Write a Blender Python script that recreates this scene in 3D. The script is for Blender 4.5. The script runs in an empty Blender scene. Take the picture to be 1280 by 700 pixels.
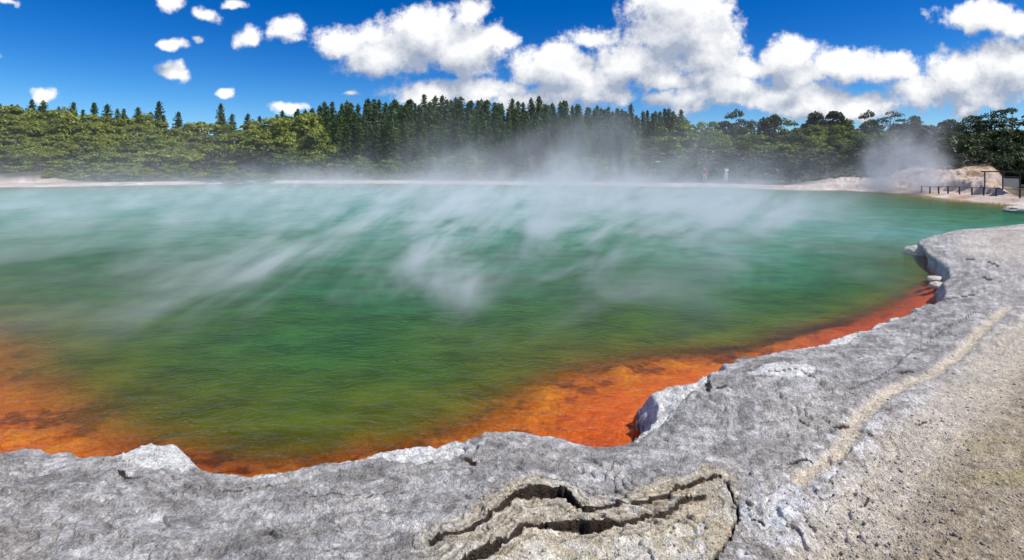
import bpy, math, random
import numpy as np

C = bpy.context.scene.collection
S = bpy.context.scene
H = 2.2            # eye height above the water
F = 640.0          # focal length in photo pixels (90 degree wide view)
HY = 205.0         # photo row of the horizon

# ------------------------------------------------------------------ camera
cam = bpy.data.cameras.new('camera'); co = bpy.data.objects.new('camera', cam); C.objects.link(co)
co.location = (0, 0, H); co.rotation_euler = (math.radians(90), 0, 0)
cam.sensor_width = 36; cam.lens = 18; cam.shift_y = -(350 - HY) / 1280
cam.clip_start = 0.05; cam.clip_end = 9000
S.camera = co

# ------------------------------------------------------------------ light
SUN_EL = math.radians(55); SUN_AZ = math.radians(108)   # azimuth clockwise from +Y
sun = bpy.data.lights.new('sun', 'SUN'); sun.energy = 4.6; sun.angle = math.radians(0.5); sun.color = (1, .965, .91)
so = bpy.data.objects.new('sun', sun); C.objects.link(so)
so.rotation_euler = (math.pi / 2 - SUN_EL, 0, -SUN_AZ + math.pi)
S.view_settings.view_transform = 'Standard'; S.view_settings.look = 'None'
S.view_settings.exposure = 0.0; S.view_settings.gamma = 1.0
S.render.engine = 'CYCLES'
cy = S.cycles
cy.use_denoising = True
cy.max_bounces = 7; cy.diffuse_bounces = 2; cy.glossy_bounces = 2; cy.transmission_bounces = 3
cy.transparent_max_bounces = 10; cy.volume_bounces = 2
cy.volume_max_steps = 256
cy.use_adaptive_sampling = True; cy.adaptive_threshold = 0.02
cy.sample_clamp_indirect = 6


class NT:
    """small helper to wire shader nodes"""
    def __init__(s, tree): s.t = tree; s.n = tree.nodes; s.l = tree.links
    def node(s, typ, **kw):
        n = s.n.new(typ)
        for k, v in kw.items():
            if k == 'ins':
                for a, b in v.items():
                    if isinstance(b, bpy.types.NodeSocket): s.l.new(b, n.inputs[a])
                    else: n.inputs[a].default_value = b
            else: setattr(n, k, v)
        return n
    def m(s, op, a, b=0.0, c=0.0, clamp=False):
        return s.node('ShaderNodeMath', operation=op, use_clamp=clamp, ins={0: a, 1: b, 2: c}).outputs[0]
    def vm(s, op, a, b=(0, 0, 0)):
        n = s.node('ShaderNodeVectorMath', operation=op, ins={0: a, 1: b})
        return n.outputs['Value'] if op in ('DOT_PRODUCT', 'LENGTH') else n.outputs['Vector']
    def noise(s, vec, scale, detail=4, rough=.5, col=False, dist=0.0):
        n = s.node('ShaderNodeTexNoise', ins={'Vector': vec, 'Scale': scale, 'Detail': detail, 'Roughness': rough, 'Distortion': dist})
        return n.outputs['Color' if col else 'Fac']
    def rng(s, v, a, b, c=0.0, d=1.0, smooth=False):
        return s.node('ShaderNodeMapRange', interpolation_type='SMOOTHSTEP' if smooth else 'LINEAR',
                      ins={'Value': v, 'From Min': a, 'From Max': b, 'To Min': c, 'To Max': d}).outputs[0]
    def mix(s, f, a, b, blend='MIX'):
        n = s.node('ShaderNodeMix', data_type='RGBA', blend_type=blend)
        for i, v in ((0, f), (6, a), (7, b)):
            if isinstance(v, bpy.types.NodeSocket): s.l.new(v, n.inputs[i])
            else: n.inputs[i].default_value = v
        return n.outputs[2]
    def sep(s, v):
        return s.node('ShaderNodeSeparateXYZ', ins={0: v}).outputs
    def comb(s, x, y, z=0.0):
        return s.node('ShaderNodeCombineXYZ', ins={0: x, 1: y, 2: z}).outputs[0]


# ------------------------------------------------------------------ sky with cumulus
W = bpy.data.worlds.new('World'); S.world = W; W.use_nodes = True
W.cycles.sampling_method = 'MANUAL'; W.cycles.sample_map_resolution = 512
wt = NT(W.node_tree); wt.n.clear()
sky = wt.node('ShaderNodeTexSky', sky_type='NISHITA', sun_disc=False, sun_elevation=SUN_EL,
              sun_rotation=SUN_AZ, altitude=1500, air_density=1.0, dust_density=0.9, ozone_density=4.0)
skyc = wt.node('ShaderNodeHueSaturation', ins={'Saturation': 1.45, 'Value': 1.0, 'Color': sky.outputs[0]}).outputs[0]
gd = wt.node('ShaderNodeTexCoord').outputs['Generated']
gx, gy, gz = wt.sep(gd)
skyc = wt.mix(1.0, skyc, wt.mix(wt.rng(gz, .0, .26, 0, 1, True), (1.0, 1.22, 1.36, 1), (.62, .84, 1.16, 1)), 'MULTIPLY')
gyc = wt.m('MAXIMUM', gy, 0.35)
PX = wt.m('DIVIDE', gx, gyc); PY = wt.m('DIVIDE', gz, gyc)   # direction on the sky, tangent units

# every cumulus as one soft ellipse: azimuth, height, half width, half height (photo pixels)
CL = [(218, 91, 22, 12), (213, 4, 19, 12), (255, 16, 18, 12), (214, 56, 16, 7), (311, 44, 23, 12), (355, 35, 20, 16),
      (55, 122, 15, 12), (278, 115, 14, 6), (245, 46, 9, 6), (290, 2, 16, 6), (365, 131, 26, 7), (440, 118, 10, 4),
      (430, 52, 40, 22), (480, 72, 60, 28), (530, 40, 62, 34), (575, 62, 55, 34), (590, 14, 22, 22), (620, 52, 26, 14), (465, 38, 22, 15),
      (540, 120, 55, 15), (600, 116, 60, 18), (660, 128, 60, 15), (700, 82, 62, 32), (735, 108, 42, 28), (745, 46, 26, 16),
      (790, 78, 60, 30), (850, 40, 66, 44), (850, 8, 64, 34), (890, 76, 66, 28), (915, 112, 60, 24), (825, 125, 24, 12),
      (862, 128, 34, 16), (890, 60, 40, 34), (940, 82, 40, 20), (985, 68, 40, 26), (1000, 96, 60, 22), (1050, 80, 60, 24), (1105, 86, 46, 22),
      (1020, 125, 70, 24), (1075, 128, 46, 18), (960, 122, 50, 22), (1150, 108, 50, 20), (1200, 92, 50, 28), (1265, 82, 60, 34), (1225, 118, 60, 18),
      (1225, 20, 52, 20), (1282, 28, 30, 16), (1205, 140, 24, 12), (1340, 100, 60, 40), (1420, 60, 70, 40), (5, 2, 14, 6), (830, 102, 40, 16), (760, 116, 36, 14), (640, 112, 30, 14), (700, 118, 40, 16), (880, 100, 50, 18), (-60, 60, 50, 20), (-170, 90, 60, 25),
      (-330, 70, 90, 40)]
grp = bpy.data.node_groups.new('cloud_field', 'ShaderNodeTree')
grp.interface.new_socket('P', in_out='INPUT', socket_type='NodeSocketVector')
grp.interface.new_socket('D', in_out='OUTPUT', socket_type='NodeSocketFloat')
g = NT(grp); gi = g.node('NodeGroupInput'); go_ = g.node('NodeGroupOutput')
P = gi.outputs[0]
w1 = g.vm('SUBTRACT', g.noise(P, 9, 3, .55, col=True), (.5, .5, .5))
w2 = g.node('ShaderNodeVectorMath', operation='SCALE', ins={0: w1, 'Scale': .075}).outputs[0]
Pw = g.vm('ADD', P, w2)
acc = None
for cx, cy_, rx, ry in CL:
    if ry > 13: rx *= 1.1; ry *= 1.15
    v = g.vm('SUBTRACT', Pw, ((cx - 640) / F, (HY - cy_) / F, 0))
    v = g.vm('MULTIPLY', v, (F / rx, F / ry, 0))
    d = g.m('SUBTRACT', 1.0, g.vm('LENGTH', v))
    d = g.m('MULTIPLY', d, min(1.0, .45 + .011 * ry))
    acc = d if acc is None else g.m('SMOOTH_MAX', acc, d, 0.12)
n1 = g.noise(P, 16, 10, .65)
n2 = g.noise(P, 48, 7, .68)
D = g.m('ADD', acc, g.m('MULTIPLY', g.m('SUBTRACT', n1, .5), 1.35))
D = g.m('ADD', D, g.m('MULTIPLY', g.m('SUBTRACT', n2, .5), .42))
g.l.new(D, go_.inputs[0])
def field(p):
    n = wt.n.new('ShaderNodeGroup'); n.node_tree = grp; wt.l.new(p, n.inputs[0]); return n.outputs[0]
pv = wt.comb(PX, PY)
D0 = field(pv)
D1 = field(wt.comb(wt.m('ADD', PX, .016), wt.m('ADD', PY, .048)))
cov_in = wt.rng(D0, -0.10, 0.30, 0, 1, True)
lit = wt.m('SUBTRACT', D0, D1)
lit = wt.m('ADD', wt.m('MULTIPLY', lit, 1.15), .43, clamp=True)
dens = wt.rng(D0, 0.1, 0.95, 1.0, 0.86)
lit = wt.m('MULTIPLY', lit, dens)
# plain scattered cumulus for the rest of the sky, outside the part described above
gen = wt.noise(wt.vm('MULTIPLY', gd, (1, 1, 2.2)), 3.2, 8, .58)
gen = wt.rng(gen, .56, .68, 0, 1, True)
out = wt.m('MAXIMUM', wt.rng(wt.m('ABSOLUTE', PX), 1.15, 1.5), wt.m('MAXIMUM', wt.rng(PY, .42, .7), wt.rng(gy, .3, .1)))
gen = wt.m('MULTIPLY', wt.m('MULTIPLY', gen, out), wt.rng(gz, -.02, .05))
cov = wt.m('MAXIMUM', cov_in, gen)
up = wt.rng(gz, -.02, 0.0)
cov = wt.m('MULTIPLY', cov, up)
ccol = wt.mix(lit, (.36, .42, .54, 1), (1.0, 1.0, 1.0, 1))
bg1 = wt.node('ShaderNodeBackground', ins={'Color': skyc, 'Strength': 0.10})
bg2 = wt.node('ShaderNodeBackground', ins={'Color': ccol, 'Strength': 1.06})
ms = wt.node('ShaderNodeMixShader', ins={0: cov, 1: bg1.outputs[0], 2: bg2.outputs[0]})
wo = wt.node('ShaderNodeOutputWorld'); wt.l.new(ms.outputs[0], wo.inputs[0])

# ------------------------------------------------------------------ numeric noise
rs = np.random.RandomState(7)
TAB = rs.rand(256, 256).astype(np.float64)
def vnoise(x, y):
    xi = np.floor(x).astype(int); yi = np.floor(y).astype(int)
    fx = x - xi; fy = y - yi
    fx = fx * fx * (3 - 2 * fx); fy = fy * fy * (3 - 2 * fy)
    a = TAB[xi & 255, yi & 255]; b = TAB[(xi + 1) & 255, yi & 255]
    c = TAB[xi & 255, (yi + 1) & 255]; d = TAB[(xi + 1) & 255, (yi + 1) & 255]
    return (a * (1 - fx) + b * fx) * (1 - fy) + (c * (1 - fx) + d * fx) * fy
def fbm(x, y, sc, octs=4, rough=.5, seed=0):
    t = np.zeros_like(x); amp = 1; tot = 0; f = sc
    ca, sa = math.cos(.6), math.sin(.6)
    for o in range(octs):
        t += amp * vnoise(x * f + 17.3 * seed + 5 * o, y * f + 9.1 * seed + 3 * o); tot += amp
        amp *= rough; f *= 2.03; x, y = x * ca - y * sa, x * sa + y * ca
    return t / tot - .5
def sstep(x, a, b):
    t = np.clip((x - a) / (b - a), 0, 1); return t * t * (3 - 2 * t)
def up_(px, py, z):          # photo point on the level z -> ground position
    Y = F * (H - z) / (py - HY); return ((px - 640) / F * Y, Y)
def pdist(x, y, pts):
    best = np.full(x.shape, 1e9)
    for (ax, ay), (bx, by) in zip(pts[:-1], pts[1:]):
        dx, dy = bx - ax, by - ay; L = dx * dx + dy * dy + 1e-12
        t = np.clip(((x - ax) * dx + (y - ay) * dy) / L, 0, 1)
        best = np.minimum(best, (x - ax - t * dx) ** 2 + (y - ay - t * dy) ** 2)
    return np.sqrt(best)
def inside(x, y, poly):
    r = np.zeros(x.shape, bool); n = len(poly)
    for i in range(n):
        ax, ay = poly[i]; bx, by = poly[(i + 1) % n]
        if ay == by: continue
        c = ((ay > y) != (by > y)) & (x < (bx - ax) * (y - ay) / (by - ay) + ax)
        r ^= c
    return r
def pline(pts, z): return [up_(a, b, z) for a, b in pts]

# ------------------------------------------------------------------ shoreline and zones
NEAR_PX = [(-300, 560), (-100, 556), (0, 552), (30, 549), (60, 543), (85, 549), (120, 556), (150, 554), (175, 541), (200, 538),
           (235, 541), (248, 550), (252, 565), (275, 572), (310, 576), (335, 571), (365, 566), (400, 561), (435, 556), (470, 549),
           (500, 545), (540, 541), (580, 537), (590, 531), (620, 524), (660, 527), (700, 534), (722, 541), (765, 543), (780, 534),
           (795, 524), (803, 505), (798, 490), (803, 478), (840, 468), (885, 457), (890, 447), (915, 440), (950, 437), (965, 430),
           (1000, 424), (1040, 414), (1080, 400), (1110, 388), (1140, 378), (1165, 370), (1172, 362), (1168, 350), (1178, 342),
           (1176, 330), (1160, 318), (1155, 310), (1153, 298), (1165, 292), (1190, 286), (1230, 283), (1280, 278), (1400, 272), (1640, 262)]
near = pline(NEAR_PX, .30)
def jag(pts, amp, n=4, seed=1):      # break up straight runs
    r = random.Random(seed); o = []
    for (ax, ay), (bx, by) in zip(pts[:-1], pts[1:]):
        L = math.hypot(bx - ax, by - ay)
        for k in range(n):
            t = k / n; a = 0 if k == 0 else min(amp, L * .18)
            o.append((ax + (bx - ax) * t + r.uniform(-a, a), ay + (by - ay) * t + r.uniform(-a, a)))
    o.append(pts[-1]); return o
near = jag(near, .05)
near = [(-52, 40), (-54, 30), (-50, 18), (-34, 8), (-15, 4.2)] + near
far_px = [(1460, 264), (1400, 261), (1340, 259), (1290, 259), (1250, 254.5), (1210, 251.5), (1180, 248.5), (1140, 243), (1060, 238), (1000, 237.5), (900, 234),
          (800, 232.6), (700, 231.5), (600, 230.5), (500, 229.5), (400, 229), (330, 229), (250, 230), (170, 231.5), (80, 233), (0, 234), (-100, 235)]
far = jag(pline(far_px, 0), .5, 4, 3)
pool = near + far
SHELF = [(-500, 360), (-200, 372), (0, 402), (45, 425), (90, 470), (125, 508), (160, 535), (260, 558), (330, 568), (420, 558), (440, 549), (462, 541), (485, 546), (520, 538), (535, 529), (552, 525), (570, 526),
         (615, 506), (670, 468), (720, 450), (800, 436), (870, 429), (920, 427), (1000, 408), (1080, 386), (1140, 360), (1165, 340), (1160, 322)]
shelf = pline(SHELF, 0)
i0 = 5
nearfront = near[i0 + 4 * 0:]
band = [p for p in near[i0:i0 + 4 * 51]] + shelf[::-1]

ZR = .42
crack1 = jag(pline([(540, 668), (565, 655), (590, 648), (612, 630), (628, 613), (650, 603), (672, 599), (698, 602), (712, 606), (722, 616), (735, 624), (748, 622), (790, 616), (830, 605), (870, 592), (900, 585)], ZR), .012, 4, 5)
crack2 = jag(pline([(570, 715), (585, 695), (610, 678), (635, 662), (652, 645), (670, 642), (705, 643), (720, 641), (745, 644), (775, 642), (800, 634), (830, 631), (850, 615), (880, 610)], ZR), .012, 4, 6)
w2tab = {}
crack3 = jag(pline([(905, 588), (915, 600), (922, 622), (919, 645), (916, 655), (905, 675), (893, 690), (885, 705)], ZR), .01, 4, 7)
slits = [(([(885, 458), (887, 468), (885, 478)]), .035), ([(897, 471), (912, 471)], .03), ([(583, 556), (592, 562)], .03),
         ([(150, 572), (158, 580), (168, 578)], .03), ([(1000, 520), (1010, 525)], .022), ([(1045, 531), (1058, 527)], .03),
         ([(1145, 528), (1156, 524)], .02), ([(985, 572), (1012, 566)], .02), ([(1125, 458), (1140, 455)], .03), ([(1085, 610), (1080, 625)], .012),
         ([(700, 560), (702, 562)], .01), ([(1165, 366), (1176, 362), (1195, 360), (1215, 359)], .05), ([(1225, 340), (1240, 346), (1255, 348)], .05),
         ([(1200, 318), (1232, 322), (1250, 330)], .04), ([(962, 457), (1000, 456), (1020, 466)], .015), ([(1120, 688), (1122, 700)], .01),
         ([(940, 640), (955, 648)], .012), ([(360, 600), (430, 603), (500, 596), (560, 584)], .006), ([(250, 585), (300, 590), (345, 583)], .006), ([(1060, 480), (1090, 470), (1120, 448), (1150, 425), (1190, 400), (1220, 385)], .008)]
slits = [(jag(pline(a, ZR), .01, 3, 9 + i), w) for i, (a, w) in enumerate(slits)]
low1 = crack1 + pline([(925, 600), (922, 622), (919, 650), (905, 675), (880, 720), (860, 1400), (200, 1400), (430, 720), (520, 680)], ZR)
low2 = crack2 + pline([(915, 620), (919, 650), (905, 675), (880, 720), (860, 1400), (420, 1400), (560, 725)], ZR)
white_polys = [pline(a, .33) for a in (
    [(148, 560), (160, 545), (180, 535), (240, 536), (254, 552), (252, 568), (235, 580), (205, 584), (170, 576), (155, 568)],
    [(762, 548), (780, 530), (798, 524), (796, 486), (803, 474), (888, 452), (886, 474), (862, 488), (842, 506), (832, 520), (802, 540), (780, 547)],
    [(962, 430), (1040, 410), (1110, 384), (1160, 368), (1150, 382), (1110, 398), (1080, 410), (1060, 424), (1010, 430), (975, 434)],
    [(262, 566), (330, 568), (400, 556), (470, 545), (585, 533), (583, 560), (560, 572), (520, 580), (480, 570), (400, 570), (350, 585), (320, 588), (280, 578)],
    [(930, 468), (960, 458), (1005, 458), (1022, 468), (1000, 478), (950, 474)],
    [(920, 648), (975, 628), (1010, 640), (960, 700), (925, 665)])]
sandline = pline([(1000, 590), (1030, 572), (1055, 550), (1075, 520), (1095, 498), (1125, 477), (1160, 463), (1190, 445), (1212, 425), (1235, 400), (1260, 380)], ZR)
path = pline([(1020, 760), (1050, 700), (1080, 650), (1115, 600), (1150, 555), (1180, 530), (1215, 495), (1250, 455), (1290, 410), (1400, 350)], ZR)
tan_poly = pline([(1090, 1300), (1110, 700), (1130, 630), (1160, 580), (1200, 530), (1250, 470), (1300, 425), (1500, 350), (2600, 300), (2600, 1300)], ZR)
mott = pline([(880, 760), (960, 690), (1010, 645), (1070, 590), (1120, 540), (1160, 505)], ZR)
speck = pline([(-900, 760), (-300, 690), (0, 665), (200, 650), (400, 655), (520, 672)], ZR)

def mixc(c, m, col): return c * (1 - m[:, None]) + np.array(col)[None, :] * m[:, None]

def terrain(x, y):
    """height, albedo, roughness-of-detail and wetness for every ground point"""
    n = x.size
    inp = inside(x, y, pool)
    dn = pdist(x, y, near); df = pdist(x, y, far)
    d = np.minimum(dn, df); d = np.where(inp, -d, d)
    farm = sstep(y + .25 * np.abs(x), 22, 30) * (1 - sstep(dn, -1, 0) * 0)
    farm = np.where(df < dn, 1.0, 0.0) if False else sstep(dn - df, -3, 3)
    big = fbm(x, y, .35, 3, .5, 1); mid = fbm(x, y, 1.7, 4, .5, 2); fine = fbm(x, y, 9, 4, .6, 3)
    layer = fbm(x * .5 + y * .2, y * 2.2, 2.0, 4, .55, 4)
    # --- near crust
    wedge = sstep(np.exp(-((x - .98) / .28) ** 2 - ((y - 4.3) / .75) ** 2), .1, .6)
    lip = np.clip((d + .06) / .17, 0, 1) ** .5
    edge = sstep(d, 0, .5)
    z = -.22 + .50 * lip + .12 * sstep(d, .1, 2.2) + .05 * sstep(d, .1, .6)
    z = z + big * .16 * sstep(d, .2, 2) + mid * .075 * (.35 + .65 * edge) + fine * .022 + layer * .035 * edge
    # thin flaking sheets, each a few millimetres proud of the next
    fl = fbm(x * .8 + mid * .15, y * 1.5, 1.1, 4, .52, 41) * 16; fr1 = fl - np.floor(fl)
    fl2 = fbm(x + y * .4, y * 1.3, 2.6, 3, .5, 42) * 11; fr2 = fl2 - np.floor(fl2)
    sheet = .021 * (sstep(fr1, 0, .10) - fr1) + .011 * (sstep(fr2, 0, .12) - fr2)
    z += sheet * sstep(d, .04, .3) * (1 - .6 * sstep(x * .9 + 0.0 - (y - 2.2) * .2, 1.6, 2.4))
    # terracettes running with the shore
    tt = d * 6 + mid * 5
    z += .010 * edge * (np.abs((tt % 1) - .5) - .25) * 2 * sstep(-d, -1.8, -1.0)
    l1 = inside(x, y, low1); l2 = inside(x, y, low2)
    c1 = pdist(x, y, crack1); c2 = pdist(x, y, crack2); c3 = pdist(x, y, crack3)
    wv = 1 + 1.7 * fbm(x, y, 6, 3, .55, 8)
    k1 = x + .0
    wid1 = (.0035 + .012 * np.exp(-((x - .16) / .15) ** 2)) * wv * (1 - .9 * sstep(x, .42, .80))
    wid2 = (.005 + .022 * np.exp(-((x - .36) / .17) ** 2) + .008 * (x < -.05)) * wv * (1 - .9 * sstep(x, .52, .82))
    wid3 = .011 * np.maximum(wv - .75, -.2)
    g1 = np.clip(wid1 / wv / .017, .25, 1); g2 = np.clip(wid2 / wv / .03, .3, 1)
    z += g1 * np.where(l1, -.012 - .015 * (1 - sstep(c1, 0, .3)), .022 * (1 - sstep(c1, 0, .25)))
    z += g2 * np.where(l2, -.018, np.where(l1, .018 * (1 - sstep(c2, 0, .12)), 0))
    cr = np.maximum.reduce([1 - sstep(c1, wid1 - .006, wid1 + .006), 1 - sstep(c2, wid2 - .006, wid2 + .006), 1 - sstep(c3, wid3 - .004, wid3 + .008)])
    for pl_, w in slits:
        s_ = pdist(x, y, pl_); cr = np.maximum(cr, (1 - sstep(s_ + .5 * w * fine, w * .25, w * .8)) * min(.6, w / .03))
    crack_shade = np.maximum.reduce([cr * 1.0, 1 - sstep(c1, wid1 + .005, wid1 + .012), 1 - sstep(c2, wid2 + .005, wid2 + .012)])
    z -= (fine * .022 + layer * .035 * edge) * (1 - sstep(np.minimum(c1, c2), .0, .09)) * .85
    z -= .085 * cr * np.where(c3 < .05, .7, np.clip(np.where(c1 < c2, wid1 / .009, wid2 / .014), .1, 1))
    # folded strata near the cracks
    strat = np.exp(-(np.minimum(c1, c2) / .12) ** 2) * (l1 | (c1 < .12))
    z += strat * .006 * np.sin(np.minimum(c1, c2) * 75 + mid * 30)
    over = .0 * ((1 - sstep(c1, .0, .16)) * ~l1 * (wid1 / wv / .02) + (1 - sstep(c2, 0, .14)) * (l1 & ~l2) * (wid2 / wv / .035))
    shy = -over + .0 * np.maximum(1 - sstep(c1, wid1, wid1 * 2.5), 1 - sstep(c2, wid2, wid2 * 2)) * (over < .02)
    sl = pdist(x, y, sandline); pa = pdist(x, y, path); mo = pdist(x, y, mott); sp = pdist(x, y, speck)
    pathm = 1 - sstep(pa, .08, .30); slm = 1 - sstep(sl, .02, .075 + .03 * mid)
    z -= .03 * pathm + .025 * slm
    tanm = inside(x, y, tan_poly).astype(float) * sstep(d, .5, 1)
    z = z * 1.0 - tanm * fine * .012
    # --- far bank and hill
    fb = .04 + .22 * sstep(d, .1, 1.2) + .10 * mid * sstep(d, 0, 1)
    a = np.arctan2(x, y)
    hill = 2.0 * sstep(d, 5, 60) + 1.5 * sstep(d, 70, 400)
    u = x / np.maximum(y, 1)
    cliff = sstep(u, .72, .80) * (1 - sstep(u, .93, .99)) * sstep(y, 20, 24)
    cliff2 = sstep(u, .52, .66) * (1 - sstep(u, .74, .80))
    cn = fbm(x, y, .6, 4, .6, 11)
    dd = d + cn * 1.6
    cr_ = 1 - np.abs(fbm(x, y, .9, 4, .6, 12)) * 4
    zc = .8 * sstep(dd, 1.8, 2.9) + .55 * sstep(dd + cn, 2.8, 4.2) + .3 * sstep(dd, 4.2, 7) + .35 * (cr_ - .5) * sstep(dd, 1.6, 2.6)
    zc2 = .25 * sstep(dd, .6, 1.1) + .35 * sstep(dd, 1.5, 6) + .3 * (cr_ - .5) * sstep(dd, 1, 2.6)
    left = 1 - sstep(u, -.93, -.80)
    zf = fb + hill + cliff * zc + cliff2 * zc2 + left * (.5 * sstep(dd, 3, 5) + .3 * sstep(dd, 5, 9)) + big * .5 * sstep(d, 4, 12)
    zland = z * (1 - farm) + zf * farm
    # --- pool floor
    ds = pdist(x, y, shelf); ib = inside(x, y, band)
    rat = dn / (dn + ds + 1e-6)
    dep_n = np.where(ib, .05 + .27 * rat ** 2.4, .32 + (.46 + .9 * sstep(x / np.maximum(y, 1), .2, .6)) * ds)
    leftfar = sstep(-x, 6, 14)
    dep_n = np.minimum(dep_n, .1 + .8 * dn + 10 * (y < 60) * (x > -12))
    dep_f = .06 + .35 * df
    dep = np.minimum(np.minimum(dep_n, dep_f), 7.0)
    bn = fbm(x, y, 2.2, 5, .6, 14)
    zbed = -np.where(dep > .12, .12 + (dep - .12) * .28, dep) + (bn * .16 + fine * .05) * sstep(dep, .05, .3)
    zbed = np.minimum(zbed, -.02 - .03 * sstep(-d, 0, .05))
    # small orange mats that just break the surface
    zb2 = np.where(farm > .5, zbed, np.where(d < -.07, zbed, np.maximum(zbed, z)))
    Z = np.where(inp, zb2, zland)
    # ------------------------------------------------ albedo
    wq = np.zeros(n)
    for w_ in white_polys[:4]:
        wq = np.maximum(wq, inside(x + mid * .06, y + fine * .05, w_))
    w0 = inside(x + mid * .06, y + fine * .05, white_polys[0])
    Z = Z + np.where(Z > .05, wq * (.05 * fbm(x, y, 14, 4, .65, 31) + .05 * np.abs(fbm(x, y, 6, 3, .6, 32)) - .03) + w0 * .03, 0)
    e0 = fbm(x, y, .9, 4, .55, 21); e1 = fbm(x, y, 4.5, 4, .6, 22); e2 = fbm(x, y, 22, 3, .65, 23); e3 = fbm(x, y, 60, 2, .7, 24)
    col = np.tile(np.array([.40, .378, .345]), (n, 1))
    col = mixc(col, sstep(e1 + e2 * .7, .05, .22), (.62, .59, .545))
    col = mixc(col, sstep(-e1 - e2 * .7, .05, .25), (.27, .255, .235))
    scarp = np.maximum(np.exp(-(fr1 / .07) ** 2), .6 * np.exp(-(fr2 / .07) ** 2))
    col = mixc(col, scarp * .5, (.20, .18, .16))
    tone = TAB[(np.floor(fl).astype(int) * 7) & 255, (np.floor(fl2).astype(int) * 13) & 255]
    col = col * (.86 + .28 * tone)[:, None]
    warm = sstep(d + e0 * 1.4, .62, 1.25)
    col = mixc(col, warm * .75, (.52, .47, .41))
    col = mixc(col, warm * sstep(e2 + e1, .10, .28) * .9, (.76, .70, .62))
    col = mixc(col, warm * sstep(-e2 - e1 * .5, .12, .3) * .7, (.22, .19, .165))
    lay = sstep(np.sin(d * 26 + e0 * 22 + e1 * 5), .5, 1.0) * (1 - warm)
    col = mixc(col, lay * .35, (.74, .72, .69))
    beige = np.maximum(l1 * 1.0, 1 - sstep(np.minimum(c1, c2) + e1 * .25, .03, .12)) * sstep(x + e0, -.85, -.25)
    col = mixc(col, beige * (.75 + .2 * l2), (.66, .57, .40))
    col = mixc(col, beige * sstep(e1 + e2, .02, .25) * .8, (.82, .77, .65))
    col = mixc(col, beige * sstep(e0 * 1.5 - e1, .10, .35) * .6, (.66, .50, .30))
    wm = np.zeros(n)
    for w_ in white_polys:
        wm = np.maximum(wm, inside(x + e1 * .10, y + e2 * .08, w_))
    col = mixc(col, wm * .92, (.86, .85, .79))
    col = mixc(col, wm * sstep(-e1 - e2, .05, .25) * .6, (.52, .49, .41))
    thin = (1 - sstep(np.abs(d) + e1 * .15, .02, .11)) * (1 - farm) * sstep(e1 + e0 + .16, 0, .2)
    col = mixc(col, thin * .8, (.66, .63, .55))
    mm = (1 - sstep(mo + e1 * .5, .08, .42)) * sstep(e1 + e2 * 1.4, -.04, .10)
    col = mixc(col, mm * .85, (.84, .82, .80))
    col = mixc(col, tanm * .8, (.47, .37, .23))
    col = mixc(col, tanm * sstep(e2 + e3 * .7, .10, .28) * .8, (.60, .52, .40))
    col = mixc(col, tanm * sstep(-e2 - e3 * .7, .10, .28) * .7, (.21, .17, .125))
    ox, oy = up_(1240, 580, ZR)
    ol = tanm * np.exp(-(((x - ox) / .55) ** 2 + ((y - oy) / .35) ** 2)) * sstep(e1, -.15, .2)
    col = mixc(col, ol * .6, (.45, .39, .12))
    col = mixc(col, pathm * .8, (.68, .585, .44))
    col = mixc(col, slm * .85, (.74, .63, .46))
    fr = sstep(y, 7.5, 11) * (1 - farm) * sstep(d, .3, 1.2) * (1 - .0 * x)
    col = mixc(col, fr * .6, (.70, .62, .52))
    col = mixc(col, fr * sstep(e0, -.02, .2) * .6, (.80, .72, .60))
    col = mixc(col, fr * sstep(-e0 + e1, .05, .3) * .5, (.30, .25, .21))
    cm_ = np.minimum(c1, c2)
    foldz = ((l1 & ~l2) | (cm_ < .10)) * (1 - sstep(cm_, .10, .22)) * sstep(x, -1.0, -.4)
    fline = sstep(np.sin(cm_ * 150 + mid * 26 + e1 * 8), .55, .95)
    col = mixc(col, foldz * fline * .75, (.20, .145, .09))
    fline2 = sstep(np.sin(cm_ * 95 + mid * 20 + 2), .6, .95)
    col = mixc(col, foldz * fline2 * .6, (.80, .73, .58))
    Z = Z - foldz * fline * .006 * (Z > .2)
    col = mixc(col, sstep(crack_shade, .03, .22) * .97, (.045, .030, .020))  # overhang shade of the cracks painted into the albedo as dark brown
    # wall of the ledge below the lip, darker towards the water
    wall_dark = (sstep(-(Z), -.16, -.02)) * (1 - farm) * sstep(-d, -.3, -.0) * (1 - wm * .8)
    # far bank colours
    fc = np.tile(np.array([.62, .49, .40]), (n, 1))
    fc = mixc(fc, sstep(cn + e0, .02, .3), (.80, .71, .62))
    fc = mixc(fc, sstep(-cn + e0, .12, .35) * .8, (.44, .28, .19))
    orng = cliff * sstep(e0 - cn * .5 + .05 * Z, .08, .22)
    fc = mixc(fc, orng * .6, (.62, .38, .17))
    soil = sstep(dd, 2.2, 3.4) * (1 - cliff) * (1 - cliff2 * (1 - sstep(dd, 5, 7))) * (1 - left * (1 - sstep(dd, 7, 9)))
    soil = np.maximum(soil, sstep(dd, 5.5, 7)); soil = np.maximum(soil, left * sstep(fbm(x, y, .5, 3, .5, 30), .1, .2) * sstep(dd, 2, 3) * .7)
    fc = mixc(fc, soil * .95, (.075, .07, .04))
    wl = left * sstep(dd, .5, 1.5) * (1 - sstep(dd, 2.2, 3)); fc = mixc(fc, wl * .8, (.30, .22, .10))
    col = col * (1 - farm[:, None]) + fc * farm[:, None]
    # pool floor colours
    bo = np.tile(np.array([.74, .20, .004]), (n, 1))
    bo = mixc(bo, sstep(bn + e1 * .6, .0, .25), (.88, .33, .008))
    bo = mixc(bo, sstep(-e1 - bn * .4, .05, .2) * .85, (.22, .045, .01))
    red = sstep(u, .42, .62) * .75
    bo = mixc(bo, red, (.60, .075, .018))
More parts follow.
